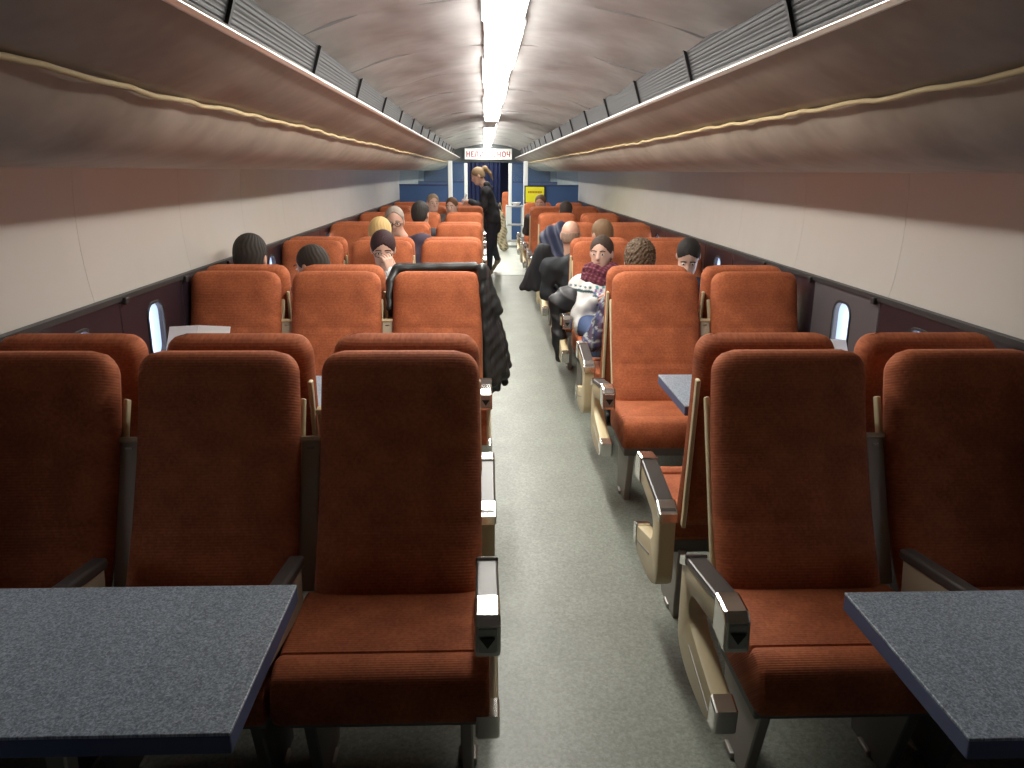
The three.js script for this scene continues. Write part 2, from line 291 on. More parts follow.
// armrest: c-shaped cream frame, dark pad, chrome caps; local a runs forward from the rear end
const ARM_W = 0.05;
function armParts() {
  const s = new THREE.Shape();
  s.moveTo(0.0, 0.35); s.lineTo(0.0, 0.53); s.quadraticCurveTo(0.0, 0.553, 0.03, 0.556); s.lineTo(0.31, 0.60); s.lineTo(0.31, 0.535); s.lineTo(0.13, 0.505);
  s.quadraticCurveTo(0.092, 0.497, 0.092, 0.46); s.quadraticCurveTo(0.092, 0.425, 0.125, 0.412); s.lineTo(0.355, 0.352); s.lineTo(0.345, 0.29); s.lineTo(0.27, 0.268); s.quadraticCurveTo(0.10, 0.255, 0.03, 0.30); s.quadraticCurveTo(0, 0.32, 0, 0.35);
  const side = (shape, w, b = 0.006) => { const g = extrude(shape, w - 2 * b, b, 2); g.rotateY(-Math.PI / 2); g.translate((w) / 2 - b, 0, 0); return g; };
  const frame = side(s, ARM_W);
  const pad = side(shapeOf([[-0.006, 0.542], [0.004, 0.563], [0.03, 0.573], [0.305, 0.618], [0.305, 0.598], [0.03, 0.553]]), ARM_W + 0.006);
  const cap = side(shapeOf([[0.298, 0.532], [0.298, 0.622], [0.37, 0.618], [0.388, 0.60], [0.392, 0.528], [0.37, 0.522]]), ARM_W + 0.008, 0.007);
  const lowCap = side(shapeOf([[0.315, 0.285], [0.322, 0.368], [0.37, 0.355], [0.365, 0.292]]), ARM_W + 0.006, 0.006);
  const tri = extrude(shapeOf([[-0.017, 0.012], [0.017, 0.012], [0, -0.014]]), 0.003); tri.rotateX(0.04); tri.translate(0, 0.563, 0.390);
  const plate = box(0.042, 0.062, 0.004, 0, 0.565, 0.3895, 0.003); plate.translate(0, 0, 0);
  const rearBand = side(shapeOf([[-0.008, 0.528], [-0.008, 0.556], [0.045, 0.582], [0.05, 0.553]]), ARM_W + 0.009, 0.004);
  const groove = box(0.003, 0.007, 0.2, 0, 0, 0, 0.001); groove.rotateX(0.25); groove.translate(0, 0.335, 0.215);
  return { frame: toCreasedNormals(frame, 0.6), pad, cap, lowCap, tri, plate, rearBand, groove };
}
const AG = armParts();
function addArm(parent, x, z, out) {
  const a = mesh('armrest', AG.frame, M.cream, parent); a.position.set(x, 0, z); a.userData.label = 'cream armrest frame';
  mesh('arm_pad', AG.pad, M.pad, a); mesh('end_cap', AG.cap, M.chrome, a); mesh('lower_cap', AG.lowCap, M.chrome, a); mesh('cap_plate', AG.plate, M.steel, a); mesh('ashtray_mark', AG.tri, M.black, a).position.z = 0.003;
  mesh('rear_band', AG.rearBand, M.chrome, a);
  for (const q of out) { const g = mesh('frame_groove', AG.groove, M.steel, a); g.position.x = q * (ARM_W / 2); }
  return a;
}
// slim armrest between two seats
const slimGeo = box(0.042, 0.03, 0.36, 0, 0, 0, 0.01), slimSide = box(0.03, 0.12, 0.32, 0, -0.07, -0.01, 0.008), slimCap = box(0.046, 0.05, 0.03, 0, -0.008, 0.18, 0.008);
const railGeo = box(0.014, 0.54, 0.026, 0, 0.27, 0, 0.005), dividerGeo = box(0.052, 0.42, 0.022, 0, 0.21, 0, 0.005), dividerLip = box(0.058, 0.016, 0.034, 0, 0.425, 0, 0.004), dividerHoles = box(0.02, 0.006, 0.004, 0, 0.40, 0.012, 0.001);
const beamGeo = box(0.46, 0.05, 0.30, 0, 0, 0, 0.008);
const legGeo = (() => { const s = shapeOf([[-0.03, 0], [-0.05, 0.28], [0.24, 0.28], [0.16, 0]]); const g = extrude(s, 0.022, 0.004, 1); g.rotateY(-Math.PI / 2); g.translate(0.013, 0, 0); return g; })();
const footGeo = box(0.05, 0.02, 0.06, 0, 0.01, 0, 0.006);
// seat kinds: A leans back and faces the viewer's end, B stands upright with its back to A
const LEAN = { A: { z: 0.20, y: 0.395, a: 0.385 }, B: { z: 0.035, y: 0.385, a: 0.10 } };
function makeSeat(kind, opt) {       // opt: arm (+1/-1 aisle arm side), gap (+1/-1 side with divider and slim arm)
  const g = new THREE.Group(), k = LEAN[kind];
  const b = mesh('backrest', backGeo, M.fabric, g); b.position.set(0, k.y, k.z); b.rotation.x = -k.a; if (kind === 'B') b.scale.y = 0.975;
  for (const s of [-1, 1]) { const r = mesh('side_rail', railGeo, M.cream, b); r.position.set(s * (BACK_W / 2 - 0.010), 0.03, -0.044); r.userData.label = 'cream metal rail'; }
  mesh('seat_cushion', cushion[kind], M.fabric, g);
  const z0 = kind === 'A' ? 0.235 : 0.06;
  mesh('seat_frame', beamGeo, M.under, g).position.set(0, 0.29, z0 + 0.17);
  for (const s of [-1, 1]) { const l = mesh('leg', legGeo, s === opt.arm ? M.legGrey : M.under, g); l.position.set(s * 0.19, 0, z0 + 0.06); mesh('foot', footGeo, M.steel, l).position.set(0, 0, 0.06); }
  if (opt.arm) addArm(g, opt.armX, kind === 'A' ? 0.265 : -0.22, [opt.arm]);
  if (opt.gap) {
    const x = opt.gapX, dv = mesh('divider', dividerGeo, M.creamDull, g); dv.position.set(x, k.y + 0.02, k.z - 0.02); dv.rotation.x = -k.a; dv.userData.label = 'cream divider plate between two seats';
    mesh('divider_lip', dividerLip, M.cream, dv); mesh('rivets', dividerHoles, M.chrome, dv);
    const sl = mesh('inner_armrest', slimGeo, M.pad, g); sl.position.set(x, 0.585, kind === 'A' ? 0.45 : 0.10); sl.rotation.x = -0.14; mesh('inner_arm_side', slimSide, M.creamDull, sl); mesh('inner_arm_cap', slimCap, M.chrome, sl);
  }
  return g;
}
const ROW0 = 2.12, PITCH = 1.80, ROWS = 7;
const ORD = ['first', 'second', 'third', 'fourth', 'fifth', 'sixth', 'seventh'];
const seatX = { L: [-0.33, -0.84, -1.345], R: [0.79, 1.305] }, placeName = { L: ['aisle', 'middle', 'window'], R: ['aisle', 'window'] };
const protos = {};
function seatAt(kind, side, i, d, label, group) {
  const key = kind + side + i; let g;
  const dir = kind === 'A' ? 1 : -1, x = seatX[side][i], n = seatX[side].length;
  if (!protos[key]) {
    const opt = {};
    if (i === 0) { const ax = side === 'L' ? -0.086 : 0.464; opt.arm = (side === 'L' ? 1 : -1) * dir; opt.armX = (ax - x) * dir; }
    if (i < n - 1) { opt.gap = 1; opt.gapX = ((x + seatX[side][i + 1]) / 2 - x) * dir; }
    protos[key] = makeSeat(kind, opt);
    g = protos[key];
  } else g = protos[key].clone();
  g.name = numbered('cabin_seat'); g.position.set(x, 0, -d); g.rotation.set(0, dir > 0 ? 0 : Math.PI, 0);
  tag(g, label, 'seat', group); scene.add(g); return g;
}
const sideName = { L: 'three-abreast', R: 'two-abreast' };
for (let r = 0; r < ROWS; r++) {
  const ref = ROW0 + PITCH * r, nth = ORD[ROWS - 1 - r];
  for (const side of ['L', 'R']) seatX[side].forEach((x, i) => {
    const extra = r === 1 && side === 'L' && i === 0 ? ' under a black jacket' : '';
    seatAt('A', side, i, ref, `orange ribbed ${sideName[side]} ${placeName[side][i]} seat${extra}, back to the blue partitions, ${nth} ${extra ? 'row' : 'such row from them'}`, `orange cabin seats backing onto the blue partitions`);
  });
  if (r < ROWS - 1) for (const side of ['L', 'R']) seatX[side].forEach((x, i) => {
    seatAt('B', side, i, ref + 0.22, `orange ribbed ${sideName[side]} ${placeName[side][i]} seat, facing the blue partitions, ${ORD[ROWS - 2 - r]} such row from them`, `orange cabin seats facing the blue partitions`);
  });
}

// ------------------------------------------------------------------ tables
function tableAt(side, k, dFront, label, dl = 0.465) {
  const s = side === 'L' ? -1 : 1, xi = side === 'L' ? 0.49 : 0.665, xo = 1.55, w = xo - xi;
  const t = thing('fold_table', label, 'table', P(s * (xi + xo) / 2, 0, dFront + dl / 2), 0, 'speckled tables between facing seats');
  const g = box(w, 0.006, dl, 0, 0.697, 0, 0.002), p = g.attributes.position, u = g.attributes.uv; for (let i = 0; i < p.count; i++) u.setXY(i, p.getX(i) + k * 0.13, p.getZ(i) + k * 0.29);
  mesh('table_top', g, M.table, t);
  mesh('edge_band', box(w - 0.001, 0.034, dl - 0.001, 0, 0.677, 0, 0.003), M.tableEdge, t).userData.label = 'blue table edge';
  mesh('leg', box(0.04, 0.655, 0.04, -s * 0.12, 0.333, 0, 0.006), M.steel, t);
  mesh('foot_plate', box(0.16, 0.012, 0.22, -s * 0.12, 0.006, 0, 0.004), M.steel, t);
  mesh('bracket', box(0.3, 0.02, 0.08, -s * 0.12, 0.65, 0, 0.004), M.steel, t);
}
for (let r = 0; r < 7; r++) for (const side of ['L', 'R']) {
  const f = r === 0 ? (side === 'L' ? 1.03 : 0.985) : 0.955 + PITCH * r;
  tableAt(side, r, f, `speckled blue-grey table among the ${sideName[side]} seats, ${ORD[6 - r]} such table from the blue partitions`, r === 0 ? (side === 'L' ? 0.45 : 0.435) : 0.465);
}

// ------------------------------------------------------------------ soft shapes: distance fields meshed with surface nets
function nets(sdf, lo, hi, cell) {
  const n = [0, 1, 2].map((k) => Math.max(2, Math.ceil((hi[k] - lo[k]) / cell) + 1)), [nx, ny, nz] = n, val = new Float32Array(nx * ny * nz);
  for (let k = 0, q = 0; k < nz; k++) for (let j = 0; j < ny; j++) for (let i = 0; i < nx; i++, q++) val[q] = sdf(lo[0] + i * cell, lo[1] + j * cell, lo[2] + k * cell);
  const vid = new Int32Array(nx * ny * nz).fill(-1), pos = [], idx = [], off = [0, 1, nx, nx + 1, nx * ny, nx * ny + 1, nx * ny + nx, nx * ny + nx + 1];
  const E = [[0, 1], [2, 3], [4, 5], [6, 7], [0, 2], [1, 3], [4, 6], [5, 7], [0, 4], [1, 5], [2, 6], [3, 7]];
  for (let k = 0; k < nz - 1; k++) for (let j = 0; j < ny - 1; j++) for (let i = 0; i < nx - 1; i++) {
    const q = i + nx * (j + ny * k); let x = 0, y = 0, z = 0, c = 0;
    for (const [a, b] of E) { const va = val[q + off[a]], vb = val[q + off[b]]; if ((va < 0) !== (vb < 0)) { const t = va / (va - vb); x += (a & 1) + t * ((b & 1) - (a & 1)); y += ((a >> 1) & 1) + t * (((b >> 1) & 1) - ((a >> 1) & 1)); z += (a >> 2) + t * ((b >> 2) - (a >> 2)); c++; } }
    if (c) { vid[q] = pos.length / 3; pos.push(lo[0] + (i + x / c) * cell, lo[1] + (j + y / c) * cell, lo[2] + (k + z / c) * cell); }
  }
  const ax = [1, nx, nx * ny];
  for (let k = 1; k < nz - 1; k++) for (let j = 1; j < ny - 1; j++) for (let i = 1; i < nx - 1; i++) {
    const q = i + nx * (j + ny * k);
    for (let a = 0; a < 3; a++) {
      const va = val[q], vb = val[q + ax[a]]; if ((va < 0) === (vb < 0)) continue;
      const u = ax[(a + 1) % 3], v = ax[(a + 2) % 3], A = vid[q], B = vid[q - u], C = vid[q - u - v], D = vid[q - v];
      if (A < 0 || B < 0 || C < 0 || D < 0) continue;
      if (va < 0) idx.push(A, B, C, A, C, D); else idx.push(A, C, B, A, D, C);
    }
  }
  const g = new THREE.BufferGeometry(); g.setAttribute('position', new THREE.Float32BufferAttribute(pos, 3)); g.setIndex(idx);
  const nor = new Float32Array(pos.length), e = cell * 0.5;
  for (let i = 0; i < pos.length; i += 3) { const [x, y, z] = [pos[i], pos[i + 1], pos[i + 2]], a = sdf(x + e, y, z) - sdf(x - e, y, z), b = sdf(x, y + e, z) - sdf(x, y - e, z), c = sdf(x, y, z + e) - sdf(x, y, z - e), l = Math.hypot(a, b, c) || 1; nor[i] = a / l; nor[i + 1] = b / l; nor[i + 2] = c / l; }
  g.setAttribute('normal', new THREE.BufferAttribute(nor, 3));
  g.setAttribute('uv', new THREE.Float32BufferAttribute(new Float32Array(pos.length / 3 * 2).map((_, i) => pos[(i >> 1) * 3 + (i & 1)]), 2));
  return g;
}
const smin = (a, b, k) => { const h = Math.max(k - Math.abs(a - b), 0) / k; return Math.min(a, b) - h * h * k * 0.25; };
const cap = (a, b, ra, rb = ra) => { const bx = b[0] - a[0], by = b[1] - a[1], bz = b[2] - a[2], L = bx * bx + by * by + bz * bz || 1e-9; return (x, y, z) => { const px = x - a[0], py = y - a[1], pz = z - a[2], h = Math.max(0, Math.min(1, (px * bx + py * by + pz * bz) / L)); return Math.hypot(px - bx * h, py - by * h, pz - bz * h) - (ra + (rb - ra) * h); }; };
const ell = (c, r) => { const m = Math.min(...r); return (x, y, z) => { const k = Math.hypot((x - c[0]) / r[0], (y - c[1]) / r[1], (z - c[2]) / r[2]); return (k - 1) * m * (k < 1 ? 1 : Math.min(2.2, 1 + 0.4 * (Math.max(...r) / m - 1))) * 0.9; }; };
const uni = (list, k) => (x, y, z) => { let d = 9; for (const f of list) d = smin(d, f(x, y, z), k); return d; };
function bounds(pts, m) { const lo = [9, 9, 9], hi = [-9, -9, -9]; for (const p of pts) for (let k = 0; k < 3; k++) { lo[k] = Math.min(lo[k], p[k] - m); hi[k] = Math.max(hi[k], p[k] + m); } return [lo, hi]; }
const add3 = (a, b, s = 1) => [a[0] + b[0] * s, a[1] + b[1] * s, a[2] + b[2] * s], sub3 = (a, b) => add3(a, b, -1), len3 = (a) => Math.hypot(...a), nrm3 = (a) => { const l = len3(a) || 1; return a.map((v) => v / l); }, crs = (a, b) => [a[1] * b[2] - a[2] * b[1], a[2] * b[0] - a[0] * b[2], a[0] * b[1] - a[1] * b[0]], mix3 = (a, b, t) => a.map((v, i) => v + (b[i] - v) * t);
function paint(g, fn) { const p = g.attributes.position, c = new Float32Array(p.count * 3); for (let i = 0; i < p.count; i++) c.set(fn(p.getX(i), p.getY(i), p.getZ(i)), i * 3); g.setAttribute('color', new THREE.BufferAttribute(c, 3)); return g; }
const cloth = (r, g, b, rough = 0.85) => S({ color: lin(r, g, b), roughness: rough });
const skinMat = [lin(0.56, 0.33, 0.24), lin(0.50, 0.28, 0.2), lin(0.6, 0.37, 0.28)].map((c) => PH({ color: c, roughness: 0.5 }));
function handField(w, dir, palm, side) {      // palm and five fingers; palm = direction the palm faces, the fingers curl towards it
  const D = nrm3(dir), Pn = nrm3(sub3(palm, D.map((v) => v * (palm[0] * D[0] + palm[1] * D[1] + palm[2] * D[2])))), Lt = crs(D, Pn).map((v) => v * side), f = [], pts = [w];
  for (const o of [-0.027, -0.009, 0.009, 0.027]) f.push(cap(add3(w, Lt, o * 0.7), add3(add3(w, D, 0.085), Lt, o), 0.014, 0.011));
  const palmF = uni(f, 0.012), fl = [];
  [[-0.03, 0.052], [-0.01, 0.064], [0.011, 0.07], [0.031, 0.062]].forEach(([o, l]) => {
    let a = add3(add3(w, D, 0.08), Lt, o), ang = 0.35; const rs = [0.0092, 0.0086, 0.0078, 0.0066];
    for (let k = 0; k < 3; k++) { const dd = add3(D.map((v) => v * Math.cos(ang)), Pn, Math.sin(ang)), b = add3(a, dd, l * [0.45, 0.32, 0.25][k]); fl.push(cap(a, b, rs[k], rs[k + 1])); a = b; ang += 0.5; } pts.push(a);
  });
  let a = add3(add3(w, D, 0.02), Lt, 0.028), b = add3(add3(add3(a, D, 0.028), Lt, 0.024), Pn, 0.012), c = add3(add3(b, D, 0.034), Pn, 0.006); fl.push(cap(a, b, 0.012, 0.0098), cap(b, c, 0.0098, 0.0075)); pts.push(c);
  return { f: (x, y, z) => { let d = palmF(x, y, z); let e = 9; for (const q of fl) e = Math.min(e, q(x, y, z)); return smin(d, e, 0.008); }, pts };
}
/* person: joints are [x, y, d] in the cabin; face = [x, y, d] direction of the nose; detail = cell scale */
function person(o) {
  const base = o.base, L = (p) => [p[0] - base[0], p[1], -(p[2] - base[1])], V = (v) => [v[0], v[1], -v[2]];
  const g = thing('person', o.label, 'person', P(base[0], 0, base[1]), 0, o.group ?? 'people in the cabin');
  const J = {}; for (const k in o.j) J[k] = L(o.j[k]);
  const cs = o.detail ?? 1, hs = o.head ?? 1, F = nrm3(V(o.face)), R0 = nrm3(crs([0, 1, 0], F)), U = crs(F, R0);   // head frame: R0, U, F
  const hc = J.head, toHead = (f) => (x, y, z) => { const a = x - hc[0], b = y - hc[1], c = z - hc[2]; return hs * f((a * R0[0] + b * R0[1] + c * R0[2]) / hs, (a * U[0] + b * U[1] + c * U[2]) / hs, (a * F[0] + b * F[1] + c * F[2]) / hs); };
  const skull = uni([ell([0, 0.03, -0.012], [0.074, 0.088, 0.094]), ell([0, -0.045, 0.022], [0.056, 0.066, 0.064]), cap([-0.022, -0.088, 0.05], [0.022, -0.088, 0.05], 0.018)], 0.05);
  const nose = cap([0, 0.012, 0.082], [0, -0.022, 0.100], 0.008, 0.0125), ears = uni([ell([0.077, -0.004, -0.012], [0.011, 0.031, 0.019]), ell([-0.077, -0.004, -0.012], [0.011, 0.031, 0.019])], 0.004), sock = uni([cap([0.02, 0.006, 0.105], [0.042, 0.006, 0.098], 0.015), cap([-0.02, 0.006, 0.105], [-0.042, 0.006, 0.098], 0.015)], 0.004), mouth = cap([-0.02, -0.056, 0.096], [0.02, -0.056, 0.096], 0.0065);
  const headF = (x, y, z) => { let d = skull(x, y, z); const e = -sock(x, y, z); d = -smin(-d, -e, 0.012); d = smin(d, nose(x, y, z), 0.014); d = Math.max(d, -mouth(x, y, z)); return smin(d, ears(x, y, z), 0.01); };
  const neckTop = add3(hc, F, -0.02 * hs), neckF = cap(J.neck, add3(neckTop, U, -0.05 * hs), 0.056 * hs, 0.05 * hs);
  const hF = toHead(headF), headNeck = (x, y, z) => smin(hF(x, y, z), neckF(x, y, z), 0.03);
  const parts = [nets(headNeck, ...bounds([hc, J.neck], 0.15 * hs + 0.03), 0.0062 * cs)];
  // trunk and limbs
  const limb = (a, b, ra, rb) => cap(a, b, ra, rb), sh = o.wide ?? 0.17, mid = mix3(J.hip, J.neck, 0.55);
  const rightV = nrm3(sub3(J.shR, J.shL)), torso = (e) => [cap(add3(J.hip, rightV, -0.075), add3(J.hip, rightV, 0.075), 0.105 + e), cap(add3(mid, rightV, -0.06), add3(mid, rightV, 0.06), 0.098 + e), cap(J.shL, J.shR, 0.062 + e), cap(add3(mid, rightV, -0.06), add3(J.shL, rightV, 0.05), 0.098 + e, 0.075 + e), cap(add3(mid, rightV, 0.06), add3(J.shR, rightV, -0.05), 0.098 + e, 0.075 + e), cap(add3(J.hip, rightV, -0.07), add3(mid, rightV, -0.055), 0.105 + e, 0.098 + e), cap(add3(J.hip, rightV, 0.07), add3(mid, rightV, 0.055), 0.105 + e, 0.098 + e), cap(mix3(J.shL, J.shR, 0.5), J.neck, 0.07 + e, 0.05 + e * 0.6)];
  const arms = (e) => ['L', 'R'].flatMap((s) => [limb(J['sh' + s], J['el' + s], 0.05 + e, 0.041 + e), limb(J['el' + s], J['wr' + s], 0.040 + e, 0.029 + e)]);
  const legs = (e) => ['L', 'R'].flatMap((s) => [limb(add3(J.hip, rightV, s === 'L' ? -0.085 : 0.085), J['kn' + s], 0.082 + e, 0.056 + e), limb(J['kn' + s], J['an' + s], 0.054 + e, 0.037 + e)]);
  const all = Object.values(J).filter((p) => p !== hc);
  parts.push(nets(uni([...torso(-0.012), ...arms(-0.006), ...legs(-0.008)], 0.03), ...bounds(all, 0.15), 0.022));
  for (const s of ['L', 'R']) { const h = handField(J['wr' + s], V(o['hand' + s] ?? [0, -0.2, -1]), V(o['palm' + s] ?? [0, -1, 0]), s === 'L' ? 1 : -1); parts.push(nets((x, y, z) => smin(h.f(x, y, z), cap(J['wr' + s], mix3(J['wr' + s], J['el' + s], 0.2), 0.022, 0.027)(x, y, z), 0.01), ...bounds([...h.pts, J['wr' + s]], 0.04), 0.0058 * cs)); }
  mesh('body', merge(parts), skinMat[o.skin ?? 0], g).userData.label = 'skin of face, neck and hands';
  // clothing
  const fold = (x, y, z) => 0.004 * Math.sin(y * 47 + x * 23 + z * 17) + 0.003 * Math.sin(x * 61 - y * 29 + z * 41);
  const tf = uni([...torso(0.006), ...arms(0.012)], 0.035), neckCut = cap(J.neck, add3(hc, U, 0), 0.062, 0.07);
  const handCut = (x, y, z) => Math.min(Math.hypot(x - J.wrL[0], y - J.wrL[1], z - J.wrL[2]), Math.hypot(x - J.wrR[0], y - J.wrR[1], z - J.wrR[2])) - 0.026;
  const topF = (x, y, z) => Math.max(tf(x, y, z) + fold(x, y, z), -neckCut(x, y, z), -handCut(x, y, z));
  let tg = nets(topF, ...bounds([J.hip, J.neck, J.shL, J.shR, J.elL, J.elR, J.wrL, J.wrR], 0.17), 0.0125 * cs);
  let tm = o.topMat ?? cloth(...(o.top ?? [0.5, 0.5, 0.5])); if (o.topPaint) { tg = paint(tg, o.topPaint); tm = S({ vertexColors: true, roughness: 0.9 }); }
  mesh(o.topName ?? 'jacket', tg, tm, g);
  mesh('trousers', nets(uni([...legs(0.008), cap(add3(J.hip, rightV, -0.075), add3(J.hip, rightV, 0.075), 0.108)], 0.03), ...bounds([J.hip, J.knL, J.knR, J.anL, J.anR], 0.14), 0.016 * cs), cloth(...(o.legs ?? [0.02, 0.022, 0.03])), g);
  for (const s of ['L', 'R']) { const a = J['an' + s], fw = nrm3(V(o['toe' + s] ?? o.toes ?? [0, 0, -1])), heel = add3(a, fw, -0.03), toe = add3(a, fw, 0.14); mesh('shoe', nets(uni([cap([heel[0], heel[1] - 0.03, heel[2]], [toe[0], toe[1] - 0.045, toe[2]], 0.036, 0.03), cap(a, [a[0], a[1] - 0.03, a[2]], 0.042, 0.04)], 0.03), ...bounds([heel, toe, a], 0.09), 0.01 * cs), cloth(...(o.shoe ?? [0.02, 0.02, 0.02]), 0.5), g); }
  // hair: a shell around the skull, cut free of the face
  if (o.hair) {
    const hp = o.hairLine ?? 0.03, big = o.hairBig ?? 0, extra = (o.hairExtra ?? []).map((e) => cap(...e)), nap = o.nape ?? -0.06;
    const hh = toHead((x, y, z) => {
      let d = ell([0, 0.038, -0.018], [0.083 + big, 0.093 + big, 0.100 + big])(x, y, z); d = smin(d, ell([0, -0.02, -0.05], [0.07 + big, 0.075, 0.06 + big])(x, y, z), 0.03);
      d += 0.0008 * Math.sin(Math.atan2(x, 0.02 - z) * 34 + y * 20 + 1.5 * Math.sin(y * 60)) * Math.min(1, Math.hypot(x, z) * 25) + (o.curly ? 0.006 * Math.sin(x * 210) * Math.sin(y * 190 + 1) * Math.sin(z * 200) : 0);
      const front = (z - (0.035 + hp * 0.6)) * 0.8 - (y - 0.045) * 0.75 - Math.abs(x) * (o.temple ?? 0.42) + 0.012 + 0.002 * Math.sin(x * 300); d = -smin(-d, -front, 0.012); d = Math.max(d, nap - y + (z > 0.0 ? z * 0.8 : 0));
      if (o.bald) d = Math.max(d + 0.004, y - 0.03 - z * 0.2);
      for (const e of extra) d = smin(d, e(x, y, z), 0.02); return d;
    });
    mesh('hair', nets(hh, ...bounds([hc, ...(o.hairExtra ?? []).flatMap((e) => [e[0], e[1]].map((p) => add3(add3(add3(hc, R0, p[0] * hs), U, p[1] * hs), F, p[2] * hs)))], 0.16 * hs), 0.0058 * cs), cloth(...o.hair, 0.8), g);
  }
  const place = (n, geo, mat, p) => { const m = mesh(n, geo, mat, g); const q = add3(add3(add3(hc, R0, p[0] * hs), U, p[1] * hs), F, p[2] * hs); m.position.set(...q); m.quaternion.setFromRotationMatrix(new THREE.Matrix4().makeBasis(new THREE.Vector3(...R0), new THREE.Vector3(...U), new THREE.Vector3(...F))); m.scale.setScalar(hs); return m; };
  if (o.eyes) {
    const eg = new THREE.SphereGeometry(1, 12, 8); eg.scale(0.013, 0.0065, 0.008); const ig = new THREE.SphereGeometry(1, 10, 8); ig.scale(0.0062, 0.0062, 0.004); const bg = tube([[-0.02, 0, 0], [0, 0.005, 0.004], [0.02, -0.001, 0]], 0.0035, 8, 6), lg = new THREE.SphereGeometry(1, 12, 8); lg.scale(0.022, 0.007, 0.008);
    for (const s of [-1, 1]) { place('eye', eg, M.eyeWhite, [s * 0.031, 0.006, 0.0815]); place('iris', ig, M.eyeDark, [s * 0.031, 0.006, 0.087]); place('eyebrow', bg, cloth(...(o.brow ?? o.hair)), [s * 0.032, 0.027, 0.086]); }
    place('lips', lg, M.lips, [0, -0.056, 0.083]);
  }
  if (o.glasses) { const rim = new THREE.TorusGeometry(0.021, 0.0028, 6, 20); rim.scale(1.15, 0.8, 1); for (const s of [-1, 1]) place('spectacle_rim', rim, M.black, [s * 0.032, 0.004, 0.104]); place('spectacle_bridge', tube([[-0.009, 0, 0], [0, 0.004, 0.003], [0.009, 0, 0]], 0.0025, 6, 5), M.black, [0, 0.004, 0.105]); for (const s of [-1, 1]) place('spectacle_arm', tube([[0, 0, 0.104], [s * 0.02, 0, 0.05], [s * 0.024, 0, -0.01]], 0.0022, 8, 5), M.black, [s * 0.056, 0.006, 0]); }
  o.more?.(g, { J, hc, R0, U, F, hs, L, cs });
  return g;
}
M.eyeWhite = S({ color: lin(0.7, 0.68, 0.64), roughness: 0.3 }); M.eyeDark = S({ color: lin(0.03, 0.02, 0.015), roughness: 0.2 }); M.lips = S({ color: lin(0.42, 0.14, 0.12), roughness: 0.5 });
// joints of a seated figure; f = +1 faces the viewer's end, -1 faces the partitions
function sit(x, dh, f, head, o = {}) {
  const hy = o.hy ?? 0.53, w = o.wide ?? 0.165, q = -f, lf = o.lean ?? 0, sx = f, nk = [head[0] + (o.nx ?? 0), head[1] - 0.145, head[2] - q * (o.nd ?? 0.02)], sc = [nk[0], nk[1] - 0.055, nk[2]];
  const j = { head, hip: [x, hy, dh], neck: nk, shL: [sc[0] - sx * w, sc[1] - 0.02, sc[2]], shR: [sc[0] + sx * w, sc[1] - 0.02, sc[2]] };
  const wy = o.wy ?? 0.60, wd = o.wd ?? 0.28;
  j.elL = [j.shL[0] - sx * 0.04, Math.max(0.56, sc[1] - 0.22), sc[2] + q * 0.1]; j.elR = [j.shR[0] + sx * 0.04, Math.max(0.56, sc[1] - 0.22), sc[2] + q * 0.1];
  j.wrL = [x - sx * 0.08, wy, sc[2] + q * wd]; j.wrR = [x + sx * 0.08, wy, sc[2] + q * wd];
  j.knL = [x - sx * 0.1, 0.545, dh + q * 0.38]; j.knR = [x + sx * 0.1, 0.545, dh + q * 0.38]; j.anL = [x - sx * 0.1, 0.09, dh + q * 0.36]; j.anR = [x + sx * 0.1, 0.09, dh + q * 0.36];
  return Object.assign(j, o.j ?? {});
}
const rowA = (k) => ROW0 + PITCH * (k - 1), hipA = (k) => rowA(k) - 0.40, hipB = (k) => rowA(k) + 0.46;
